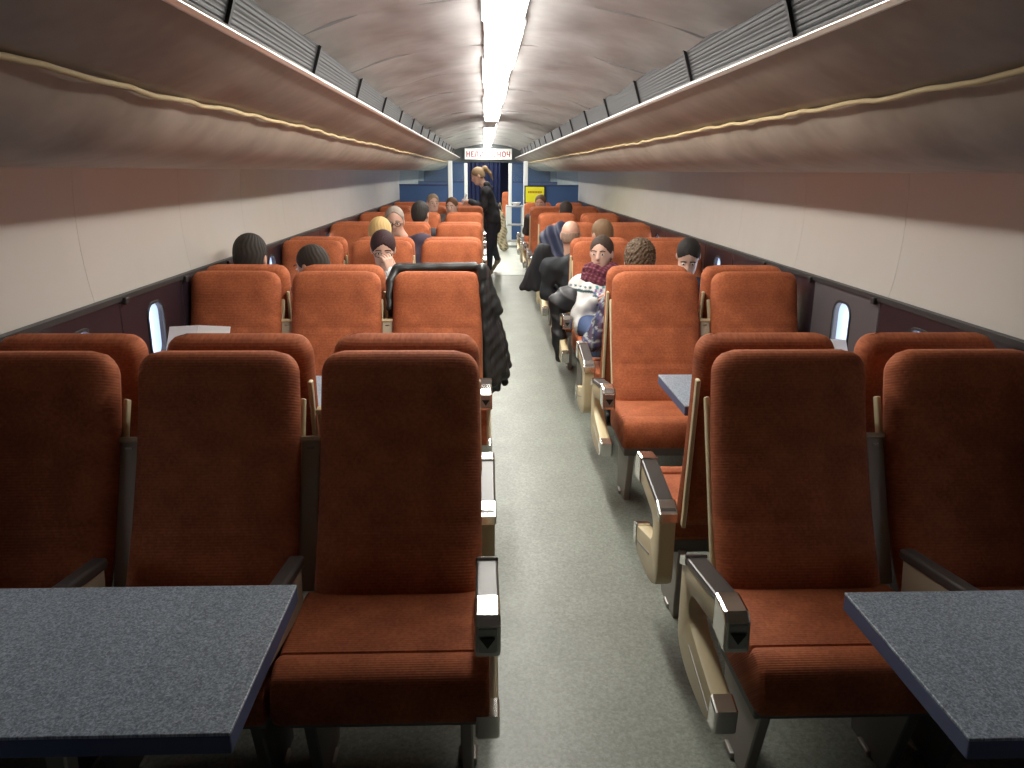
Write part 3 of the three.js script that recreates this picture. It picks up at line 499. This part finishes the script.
// knit pattern bands of the white jumper, by height and distance along the sleeve
const bandCols = [[0.05, 0.22, 0.22], [0.28, 0.1, 0.3], [0.1, 0.16, 0.3], [0.06, 0.12, 0.1]];
function jumper(y, u) { const w = [0.6, 0.585, 0.57]; const b = y; if (u < -0.06 && Math.abs(b) < 0.009) return [0.02, 0.05, 0.06]; if (u < -0.06 && b > 0.022 && b < 0.036) return Math.sin(u * 210) > -0.1 ? [0.05, 0.12, 0.12] : w; if (b < 0.04 && b > -0.07 && u >= -0.06) { const r = Math.floor((0.04 - b) / 0.018); return Math.sin(u * 160 + r * 2) > 0.1 ? bandCols[r % 4] : w; } return w; }
person({
  label: 'person in patterned white jumper and wine red scarf, turned towards the aisle', base: [0.72, 5.35], face: [-0.42, -0.04, -1], eyes: true, skin: 2, head: 0.98, detail: 0.75,
  j: sit(0.72, 5.26, 1, [0.735, 0.992, 5.46], { hy: 0.52, wide: 0.15, nd: -0.02, j: { elL: [0.575, 0.60, 5.30], wrL: [0.69, 0.735, 5.10], elR: [0.95, 0.62, 5.34], wrR: [0.80, 0.735, 5.06], knL: [0.64, 0.53, 4.88], knR: [0.83, 0.53, 4.88], anL: [0.72, 0.09, 4.98], anR: [0.86, 0.09, 4.98] } }),
  handL: [0.9, 0.05, -0.3], handR: [-0.9, 0.05, -0.2], palmL: [0, -0.4, 0.6], palmR: [0, -0.5, 0.6],
  topName: 'jumper', topPaint: (x, y, z) => jumper(y - 0.75, x), legs: [0.045, 0.075, 0.17], hair: [0.045, 0.026, 0.016], nape: -0.075, hairExtra: [[[0, -0.02, -0.09], [0, 0.0, -0.12], 0.035, 0.03]],
  more: (g, c) => { const n = c.J.neck, ring = (r, y, R) => { const p = []; for (let i = 0; i < 18; i++) { const a = i / 18 * Math.PI * 2; p.push([n[0] + Math.cos(a) * r * 1.12, n[1] + y + 0.012 * Math.sin(a * 3), n[2] + 0.012 + Math.sin(a) * r]); } return uni(p.map((q, i) => cap(q, p[(i + 1) % 18], R)), 0.012); };
    const a = ring(0.085, 0.03, 0.038), b = ring(0.10, -0.03, 0.042), d = ring(0.078, 0.055, 0.024); const f = (x, y, z) => smin(smin(a(x, y, z), b(x, y, z), 0.02), d(x, y, z), 0.015) + 0.006 * Math.sin(x * 90 + y * 70) * Math.sin(z * 80 - y * 60);
    mesh('scarf', paint(nets(f, ...bounds([n], 0.2), 0.008), (x, y, z) => (Math.sin(x * 150 + y * 90) * Math.sin(y * 140 - z * 120) > 0.35 ? [0.2, 0.06, 0.08] : [0.09, 0.012, 0.025])), S({ vertexColors: true, roughness: 0.95 }), g); },
});
const plaid = (x, y, z) => { const a = (y * 0.8 + z * 0.5) / 0.052, b = (x + z * 0.3) / 0.055, fa = a - Math.floor(a), fb = b - Math.floor(b); let c = [0.02, 0.022, 0.05]; if (fa > 0.55) c = [0.05, 0.05, 0.12]; if (fb > 0.6) c = c.map((v, i) => v + [0.05, 0.02, 0.02][i]); if (fa < 0.12) c = [0.34, 0.36, 0.36]; if (fb < 0.1) c = [0.2, 0.24, 0.22]; return c; };
person({ label: 'curly haired person in plaid shirt seen from behind, elbow out over the aisle', base: [0.79, 4.45], face: [0.1, -0.1, 1], head: 1.0, skin: 0,
  j: sit(0.79, 4.42, -1, [0.815, 1.045, 4.50], { wide: 0.18, j: { elR: [0.535, 0.60, 4.34], shR: [0.64, 0.80, 4.36], wrR: [0.60, 0.60, 4.62], hip: [0.79, 0.53, 4.36] } }), topName: 'shirt', topPaint: plaid, hair: [0.10, 0.062, 0.035], curly: true, hairBig: 0.008, nape: -0.09 });
person({ label: 'dark haired person in navy jacket bent over beside the window, face lit by daylight', base: [1.30, 5.32], face: [-0.25, -0.75, -1], eyes: true, skin: 2, head: 0.98,
  j: sit(1.30, 5.30, 1, [1.325, 0.985, 5.34], { lean: 0.1, nd: -0.05, wide: 0.13, nx: -0.04, j: { elR: [1.46, 0.6, 5.2], wrR: [1.40, 0.62, 5.05] } }), top: [0.012, 0.016, 0.032], hair: [0.018, 0.014, 0.012], nape: -0.04,
  more: (g, c) => { const n = c.J.neck; mesh('shirt_collar', nets(uni([cap([n[0] - 0.05, n[1] + 0.02, n[2] + 0.04], [n[0], n[1] - 0.03, n[2] + 0.075], 0.012), cap([n[0] + 0.05, n[1] + 0.02, n[2] + 0.04], [n[0], n[1] - 0.03, n[2] + 0.075], 0.012)], 0.01), ...bounds([n], 0.12), 0.006), cloth(0.7, 0.7, 0.74), g); } });
person({ label: 'bald person in charcoal jacket seen from behind in the aisle seat', base: [0.62, 6.25], face: [0.25, -0.2, 1], head: 1.0, skin: 0,
  j: sit(0.72, 6.26, -1, [0.615, 1.045, 6.35], { wide: 0.19, j: { shR: [0.43, 0.80, 6.24], shL: [0.80, 0.84, 6.3], elR: [0.42, 0.58, 6.28] } }), top: [0.022, 0.026, 0.03], hair: [0.28, 0.19, 0.14], bald: true, nape: -0.07 });
person({ label: 'light brown haired person by the window behind the scarf wearer', base: [0.95, 6.25], face: [-0.5, -0.1, 1], head: 0.98, skin: 1, detail: 1.3, j: sit(1.22, 6.28, -1, [0.86, 1.055, 6.32], { nx: 0.1 }), top: [0.05, 0.05, 0.06], hair: [0.17, 0.10, 0.05], nape: -0.08 });
person({ label: 'dark haired person at the window beside the three-abreast seats, seen from behind', base: [-1.40, 4.45], face: [0.2, 0, 1], head: 1.04, skin: 0, j: sit(-1.345, 4.42, -1, [-1.42, 1.065, 4.50], { wide: 0.12, nx: 0.05, j: { elR: [-1.50, 0.6, 4.55], shR: [-1.47, 0.84, 4.48], wrR: [-1.40, 0.6, 4.75] } }), top: [0.02, 0.02, 0.022], hair: [0.022, 0.016, 0.012], nape: -0.1, hairBig: 0.004 });
person({ label: 'person in grey shirt with short dark hair leaning in from the middle seat', base: [-1.0, 4.45], face: [-0.95, -0.25, 0.45], eyes: true, head: 0.98, skin: 1, j: sit(-0.9, 4.42, -1, [-1.085, 1.01, 4.50], { nx: 0.03 }), top: [0.22, 0.23, 0.22], hair: [0.026, 0.018, 0.012], nape: -0.04 });
person({ label: 'person with dark red hair and spectacles in white shirt, hand at the mouth', base: [-0.8, 5.35], face: [0.12, -0.3, -1], eyes: true, glasses: true, skin: 2, head: 1.0, detail: 0.8,
  j: sit(-0.80, 5.30, 1, [-0.79, 1.02, 5.42], { j: { elR: [-0.60, 0.72, 5.20], wrR: [-0.725, 0.885, 5.27] } }), handR: [-0.25, 1, 0.1], palmR: [-0.6, 0, 0.7], top: [0.76, 0.77, 0.76], topName: 'shirt', hair: [0.03, 0.008, 0.01], nape: -0.05, hairBig: 0.004, hairLine: 0.055 });
person({ label: 'person with blond hair parted in the middle, seated behind the white shirt wearer', base: [-0.86, 6.25], face: [0.1, -0.15, 1], head: 1.0, skin: 2, detail: 1.2, j: sit(-0.84, 6.28, -1, [-0.925, 1.055, 6.34], { nx: 0.03 }), top: [0.05, 0.045, 0.05], hair: [0.52, 0.36, 0.15], nape: -0.11, hairBig: 0.008 });
person({ label: 'grey haired person with spectacles in dark plum jumper facing the blond head', base: [-0.84, 7.1], face: [0.05, -0.2, -1], eyes: true, glasses: true, skin: 1, head: 1.06, detail: 1.2, j: sit(-0.80, 7.08, 1, [-0.905, 1.10, 7.18], { wide: 0.2, nx: 0.06, j: { elL: [-1.1, 0.6, 7.0], shR: [-0.62, 0.92, 7.16], elR: [-0.56, 0.66, 7.08] } }), top: [0.045, 0.03, 0.05], topName: 'jumper', hair: [0.30, 0.24, 0.2], nape: -0.05, hairLine: -0.02 });
person({ label: 'dark haired person with white collar seen from behind, fourth row of the three-abreast side', base: [-0.78, 8.05], face: [0.35, -0.1, 1], head: 1.06, skin: 1, detail: 1.3, j: sit(-0.84, 8.05, -1, [-0.74, 1.115, 8.12], { nx: -0.02 }), top: [0.03, 0.03, 0.034], hair: [0.02, 0.017, 0.014], nape: -0.09,
  more: (g, c) => { const n = c.J.neck; mesh('shirt_collar', nets(uni([cap([n[0] - 0.055, n[1] + 0.01, n[2]], [n[0], n[1] + 0.015, n[2] + 0.055], 0.016), cap([n[0] + 0.055, n[1] + 0.01, n[2]], [n[0], n[1] + 0.015, n[2] + 0.055], 0.016)], 0.01), ...bounds([n], 0.13), 0.008), cloth(0.75, 0.76, 0.78), g); } });
person({ label: 'fair haired person facing the viewer far down the three-abreast side', base: [-0.8, 10.7], face: [0.3, 0, -1], eyes: true, head: 1.0, skin: 2, detail: 1.6, j: sit(-0.84, 10.72, 1, [-0.785, 1.12, 10.82], {}), top: [0.1, 0.08, 0.07], hair: [0.3, 0.22, 0.14] });
person({ label: 'person with pale face and reddish brown hair by the aisle far down the cabin', base: [-0.42, 10.7], face: [-0.3, -0.1, -1], eyes: true, head: 1.0, skin: 2, detail: 1.6, j: sit(-0.36, 10.72, 1, [-0.535, 1.075, 10.82], { nx: 0.06 }), top: [0.05, 0.04, 0.06], hair: [0.13, 0.06, 0.03] });
person({ label: 'person with short brown hair below the yellow sign', base: [0.78, 11.6], face: [-0.3, -0.1, -1], eyes: true, head: 1.0, skin: 1, detail: 1.6, j: sit(0.79, 11.7, -1, [0.745, 1.09, 11.72], {}), top: [0.06, 0.05, 0.05], hair: [0.12, 0.07, 0.04] });
person({ label: 'dark haired person by the window past the yellow sign', base: [1.1, 10.7], face: [0.2, -0.1, 1], head: 1.0, skin: 1, detail: 1.6, j: sit(1.15, 9.95, -1, [0.95, 1.06, 10.0], { nx: 0.08 }), top: [0.03, 0.03, 0.04], hair: [0.03, 0.02, 0.015] });
// the one standing in the aisle
person({ label: 'person standing in the aisle in black jacket with blond ponytail, head bowed over a leaflet', base: [0.0, 11.9], face: [-0.9, -0.42, -0.1], eyes: true, skin: 2, head: 1.0,
  j: { head: [-0.185, 1.475, 11.85], neck: [-0.10, 1.355, 11.87], shL: [-0.06, 1.26, 11.70], shR: [-0.04, 1.27, 12.02], elL: [-0.10, 1.03, 11.63], elR: [-0.08, 1.03, 12.08], wrL: [-0.29, 1.10, 11.73], wrR: [-0.30, 1.11, 11.92], hip: [0.04, 0.85, 11.88], knL: [-0.005, 0.48, 11.78], knR: [0.04, 0.47, 12.02], anL: [-0.02, 0.09, 11.80], anR: [0.12, 0.20, 12.35] },
  handL: [-1, -0.1, 0.1], handR: [-1, -0.1, -0.1], palmL: [0.2, 0.6, 1], palmR: [0.2, 0.6, -1], top: [0.012, 0.013, 0.016], legs: [0.014, 0.016, 0.026], shoe: [0.16, 0.12, 0.08], toes: [-0.9, -0.1, 0.1], toeR: [-0.5, -0.8, 0.2],
  hair: [0.2, 0.13, 0.065], nape: -0.05, hairExtra: [[[0, 0.05, -0.10], [0, 0.055, -0.145], 0.032, 0.04], [[0, 0.055, -0.145], [0, -0.04, -0.19], 0.038, 0.022], [[0, -0.04, -0.19], [0, -0.14, -0.185], 0.022, 0.01]],
  more: (g, c) => { const n = c.J.neck; mesh('hood', nets(uni([cap([n[0] + 0.05, n[1] + 0.0, n[2] - 0.1], [n[0] + 0.05, n[1] + 0.0, n[2] + 0.1], 0.05), cap([n[0] + 0.09, n[1] - 0.06, n[2] - 0.06], [n[0] + 0.09, n[1] - 0.06, n[2] + 0.06], 0.055)], 0.03), ...bounds([n], 0.26), 0.012), cloth(0.014, 0.014, 0.018), g);
    mesh('coat_skirt', nets(uni([cap([0.02, 1.0, 0.02], [0.035, 0.74, 0.02], 0.12, 0.135), cap([0.02, 0.95, -0.06], [0.035, 0.74, -0.06], 0.11, 0.12)], 0.04), [-0.25, 0.5, -0.35], [0.35, 1.2, 0.3], 0.016), cloth(0.013, 0.014, 0.017), g); } });
{ const t = thing('leaflet', 'white folded leaflet held by the standing person', 'leaflet', P(-0.395, 1.15, 11.83)); const m = mesh('page', box(0.004, 0.17, 0.12, 0, 0, 0.06, 0.001), M.paper, t), n = mesh('page', box(0.004, 0.17, 0.12, 0, 0, -0.06, 0.001), M.paper, t); m.rotation.y = 0.2; n.rotation.y = -0.2; t.rotation.z = -0.5; }

// ------------------------------------------------------------------ coats and small things
function soft(name, label, category, base, prims, k, cell, mat, mod) {
  const L = (p) => [p[0] - base[0], p[1], -(p[2] - base[1])], f = prims.map(([a, b, ra, rb]) => cap(L(a), L(b), ra, rb ?? ra)), u = uni(f, k);
  const t = thing(name, label, category, P(base[0], 0, base[1]));
  const g = nets((x, y, z) => u(x, y, z) + (mod ? mod(x, y, z) : 0), ...bounds(prims.flatMap(([a, b]) => [L(a), L(b)]), 0.16), cell);
  return [t, g, L];
}
{ // black leather jacket over the aisle seat
  const D = rowA(2) + 0.07, [t, g] = soft('leather_jacket', 'black leather jacket draped over the aisle seat back, sleeve hanging into the aisle', 'jacket', [-0.2, D],
    [[[-0.55, 1.055, D + 0.05], [-0.14, 1.068, D + 0.06], 0.02, 0.024], [[-0.54, 1.06, D + 0.10], [-0.14, 1.066, D + 0.11], 0.02], ...Array.from({ length: 6 }, (_, i) => [[-0.55 - 0.004 * i, 1.055 - 0.012 * i, D + 0.09 - 0.02 * i], [-0.572 - 0.006 * (i % 2), 0.82 + 0.01 * i, D + 0.05 - 0.025 * i], 0.022, 0.016]),
      ...Array.from({ length: 11 }, (_, i) => { const t = i / 10, dd = D + 0.10 - 0.04 * (i % 2) - 0.16 * (1 - t); return [[-0.105 + 0.02 * t, 1.07 - 0.05 * t, dd + 0.02], [-0.085 + 0.125 * t, 0.47 + 0.05 * Math.sin(i * 2.1) + 0.03 * t, dd - 0.05], 0.024, 0.021]; }), [[-0.10, 1.06, D + 0.02], [-0.03, 0.85, D], 0.03, 0.035]],
    0.022, 0.008, null, (x, y, z) => (y > 1.02 ? 0.3 : 1) * (0.003 * Math.sin(y * 38 + x * 50 + z * 20) + 0.002 * Math.sin(y * 90 - x * 70)));
  mesh('jacket_body', g, S({ color: lin(0.018, 0.02, 0.02), roughness: 0.45 }), t);
}
{ // quilted jacket over the aisle armrest beside the scarf wearer
  const D = 5.38, [t, g] = soft('quilted_jacket', 'black quilted jacket bundled over the aisle armrest beside the patterned jumper', 'jacket', [0.47, D],
    [[[0.43, 0.66, D], [0.53, 0.68, D], 0.075, 0.085], [[0.47, 0.70, D + 0.05], [0.58, 0.74, D + 0.08], 0.06, 0.06], [[0.43, 0.62, D], [0.44, 0.40, D - 0.02], 0.055, 0.05], [[0.44, 0.42, D - 0.02], [0.455, 0.27, D - 0.02], 0.05, 0.042]],
    0.03, 0.009, null, (x, y, z) => 0.009 * Math.abs(Math.sin(y * 30 + x * 18 + z * 6)) - 0.004);
  mesh('jacket_body', g, S({ color: lin(0.014, 0.014, 0.017), roughness: 0.5 }), t);
}
{ const D = 6.33, [t, g] = soft('black_coat', 'long black coat hanging from the aisle armrest beside the bald person', 'coat', [0.34, D],
    [...Array.from({ length: 10 }, (_, i) => { const t = i / 9, dd = D + 0.05 * (i % 2); return [[0.36 + 0.06 * t, 0.93 + 0.02 * Math.sin(i), dd], [0.225 + 0.24 * t, 0.625 + 0.01 * Math.sin(i * 3), dd], 0.03, 0.028]; }), [[0.38, 0.90, D + 0.03], [0.46, 0.84, D + 0.05], 0.05, 0.05]],
    0.03, 0.01, null, (x, y, z) => 0.003 * Math.sin(x * 90 + y * 8));
  mesh('coat_body', g, S({ color: lin(0.012, 0.012, 0.015), roughness: 0.8 }), t); }
{ const D = rowA(4) - 0.52, [t, g] = soft('navy_coat', 'navy blue padded coat heaped on the seat facing the bald person', 'coat', [0.6, D],
    [[[0.52, 0.99, D + 0.24], [0.64, 1.03, D + 0.28], 0.07, 0.075], [[0.50, 0.94, D + 0.2], [0.54, 0.72, D + 0.1], 0.085, 0.09], [[0.62, 0.96, D + 0.22], [0.66, 0.75, D + 0.12], 0.09, 0.09], [[0.56, 0.72, D + 0.06], [0.66, 0.58, D + 0.02], 0.10, 0.11]],
    0.04, 0.012, null, (x, y, z) => 0.008 * Math.sin(x * 55 + y * 40 + z * 30));
  mesh('coat_body', g, S({ color: lin(0.014, 0.018, 0.045), roughness: 0.65 }), t); }
// papers on the tables
for (const [label, x, h, w] of [['white open magazine propped on the three-abreast table beside the window', -1.22, 0.31, 0.12], ['white open magazine propped on the two-abreast table by the grey window panel', 1.24, 0.25, 0.14]]) {
  const t = thing('open_magazine', label, 'magazine', P(x, 0.701, 2.86)); t.rotation.x = -0.62;
  for (const q of [-1, 1]) { const m = mesh('page', box(w, h, 0.004, q * w / 2, h / 2 + 0.002, 0, 0.001), M.paper, t); m.rotation.y = q * 0.12; }
}
{ const t = thing('white_cup', 'small white cup on the far side of the three-abreast table by the window', 'cup', P(-1.33, 0.701, 4.92)); const g = new THREE.LatheGeometry([[0, 0], [0.028, 0], [0.03, 0.005], [0.04, 0.11], [0.042, 0.112], [0.037, 0.108], [0.027, 0.008], [0, 0.008]].map(([a, b]) => new THREE.Vector2(a, b)), 24); mesh('cup_body', g, M.paper, t); }
{ const t = thing('white_bottle', 'white topped bottle on the table beside the daylight-lit passenger', 'bottle', P(1.33, 0.701, 4.75)); mesh('bottle_body', new THREE.LatheGeometry([[0, 0], [0.032, 0], [0.034, 0.01], [0.034, 0.15], [0.014, 0.19], [0.013, 0.20], [0, 0.20]].map(([a, b]) => new THREE.Vector2(a, b)), 24), S({ color: lin(0.5, 0.56, 0.6), roughness: 0.2 }), t); mesh('bottle_cap', new THREE.CylinderGeometry(0.017, 0.017, 0.03, 20).translate(0, 0.21, 0), M.paper, t); }

// ------------------------------------------------------------------ partitions, sign, far end
const PD = 13.95;
function partition(s, xi, label, d, top, lowMat) {
  const t = thing('partition', label, 'partition', P(0, 0, d)), xo = 1.57, cx = s * (xi + xo) / 2, w = xo - xi;
  mesh('lower_panel', box(w, 1.30, 0.04, cx, 0.65, 0, 0.004), lowMat, t).userData.label = 'deep blue lower panel';
  const sh = new THREE.Shape(); sh.moveTo(xi, 1.32); sh.lineTo(xi, 1.70); sh.lineTo(0.9, 1.69); sh.lineTo(1.2, 1.59); sh.lineTo(1.55, 1.545); sh.lineTo(1.57, 1.32); sh.closePath();
  const g = extrude(sh, 0.012); if (s < 0) g.rotateY(Math.PI); g.translate(0, 0, s < 0 ? 0.006 : -0.006); mesh('clear_panel', g, M.acrylic, t).userData.label = 'clear upper panel';
  mesh('top_rail', box(w, 0.025, 0.05, cx, 1.31, 0, 0.004), M.navy, t);
  mesh('post', box(0.075, top, 0.07, s * xi, top / 2, 0, 0.01), M.post, t).userData.label = 'pale grey post';
  return t;
}
partition(-1, 0.68, 'blue partition with pale post and clear upper panel behind the three-abreast seats', PD, 1.72, M.blue);
partition(1, 0.64, 'blue partition with pale post behind the two-abreast seats, carrying a yellow sign', PD, 1.72, M.blue);
partition(-1, 0.50, 'second blue partition further down past the three-abreast side', 18.0, 1.72, M.blue);
partition(1, 0.50, 'second blue partition further down past the two-abreast side', 18.0, 1.72, M.blue);
function canvasTex(w, h, draw) { const c = document.createElement('canvas'); c.width = w; c.height = h; draw(c.getContext('2d'), w, h); const t = new THREE.CanvasTexture(c); t.colorSpace = THREE.SRGBColorSpace; return t; }
{ const t = thing('yellow_sign', 'yellow notice in a black frame hung on the blue partition', 'sign', P(0.80, 1.155, PD - 0.05));
  const tx = canvasTex(256, 192, (c, w, h) => { c.fillStyle = '#d8d41c'; c.fillRect(0, 0, w, h); c.fillStyle = '#a06a10'; c.font = 'bold 40px sans-serif'; c.textAlign = 'center'; c.fillRect(34, 52, 188, 26); c.fillStyle = '#d8d41c'; for (let i = 0; i < 8; i++) c.fillRect(52 + i * 22, 50, 5, 30); });
  mesh('frame', box(0.37, 0.31, 0.02, 0, 0, 0, 0.006), M.black, t); mesh('face', new THREE.PlaneGeometry(0.325, 0.265).translate(0, 0, 0.0115), S({ map: tx, roughness: 0.6 }), t); }
{ const t = thing('lettered_sign', 'white sign with red capital letters across the ceiling at the cabin end', 'sign', P(0.02, 1.965, 20.4));
  const tx = canvasTex(1024, 256, (c, w, h) => { c.fillStyle = '#e9e6df'; c.fillRect(0, 0, w, h); c.fillStyle = '#8c1f2c'; c.font = 'bold 200px sans-serif'; c.textAlign = 'left'; c.textBaseline = 'middle'; c.fillText('НЕЛИ', 18, 134, 400); c.textAlign = 'right'; c.fillText('СНОЧ', w - 18, 134, 400); });
  mesh('sign_box', box(1.2, 0.27, 0.06, 0, 0, 0, 0.008), M.post, t); mesh('face', new THREE.PlaneGeometry(1.18, 0.25).translate(0, 0, 0.0315), S({ map: tx, emissive: lin(1, 1, 1), emissiveMap: tx, emissiveIntensity: 0.35, roughness: 0.6 }), t); }
{ const b = new THREE.Group(); b.name = 'wall_back'; tag(b, 'dark bulkhead with blue curtained doorway at the cabin end', 'wall', null, 'structure'); scene.add(b);
  mesh('header', box(1.9, 0.62, 0.12, 0, 2.075, -20.6, 0.005), S({ color: lin(0.12, 0.13, 0.13), roughness: 0.6 }), b);
  for (const s of [-1, 1]) mesh('jamb', box(1.15, 1.8, 0.1, s * 1.12, 0.9, -20.6, 0.005), M.blue, b);
  const pts = []; for (let i = 0; i <= 60; i++) { const x = -0.55 + 0.95 * i / 60; pts.push([x, 0.03 * Math.sin(i * 0.9)]); } const sh = shapeOf([...pts, ...pts.slice().reverse().map(([a, c]) => [a, c - 0.008])]); const g = extrude(sh, 1.7); g.rotateX(-Math.PI / 2); g.translate(-0.05, 0.06, -21.6); mesh('curtain', g, M.navy, b); }
// a lone orange seat, a trolley and a bag past the partition
seatAt('A', 'R', 0, 19.6, 'orange seat standing alone beyond the blue partitions, near the curtained doorway', 'orange cabin seats backing onto the blue partitions').position.x = 0.58;
{ const t = thing('serving_trolley', 'silver metal trolley with shelves standing in the aisle beyond the partition', 'trolley', P(0.55, 0, 16.6));
  for (const sx of [-1, 1]) for (const sz of [-1, 1]) { const p = mesh('upright', box(0.03, 0.82, 0.03, sx * 0.16, 0.45, sz * 0.2, 0.006), M.post, t); mesh('wheel', new THREE.CylinderGeometry(0.03, 0.03, 0.02, 16).rotateZ(Math.PI / 2).translate(sx * 0.16, 0.034, sz * 0.2), M.black, p); }
  for (const y of [0.12, 0.46, 0.84]) mesh('shelf', box(0.36, 0.018, 0.44, 0, y, 0, 0.004), M.steel, t); mesh('side_panel', box(0.05, 0.70, 0.4, -0.16, 0.48, 0, 0.008), M.post, t); }
{ const t = thing('white_bowl', 'white bowl on top of the silver trolley', 'bowl', P(0.58, 0.85, 16.55)); mesh('bowl_body', new THREE.LatheGeometry([[0, 0], [0.05, 0], [0.055, 0.01], [0.10, 0.07], [0.103, 0.072], [0.097, 0.07], [0.05, 0.018], [0, 0.016]].map(([a, b]) => new THREE.Vector2(a, b)), 28), M.paper, t); }
{ const D = 15.6, [t, g] = soft('cloth_bag', 'tan patterned cloth bag hanging beside the silver trolley', 'bag', [0.24, D], [[[0.20, 0.78, D], [0.24, 0.35, D], 0.05, 0.09], [[0.26, 0.72, D], [0.28, 0.36, D], 0.05, 0.09], [[0.22, 0.3, D], [0.3, 0.1, D], 0.10, 0.1]], 0.04, 0.014, null, (x, y) => 0.008 * Math.sin(y * 40 + x * 60));
  mesh('bag_body', paint(g, (x, y, z) => (Math.sin(x * 60 + y * 40) * Math.sin(y * 55 - z * 20) > 0.2 ? [0.2, 0.16, 0.09] : [0.42, 0.36, 0.24])), S({ vertexColors: true, roughness: 0.9 }), t);
  mesh('strap', tube([[-0.06, 0.78, 0], [-0.02, 0.95, 0], [0.03, 0.78, 0]], 0.012, 16, 6), cloth(0.3, 0.24, 0.14), t); }

renderer.render(scene, camera);
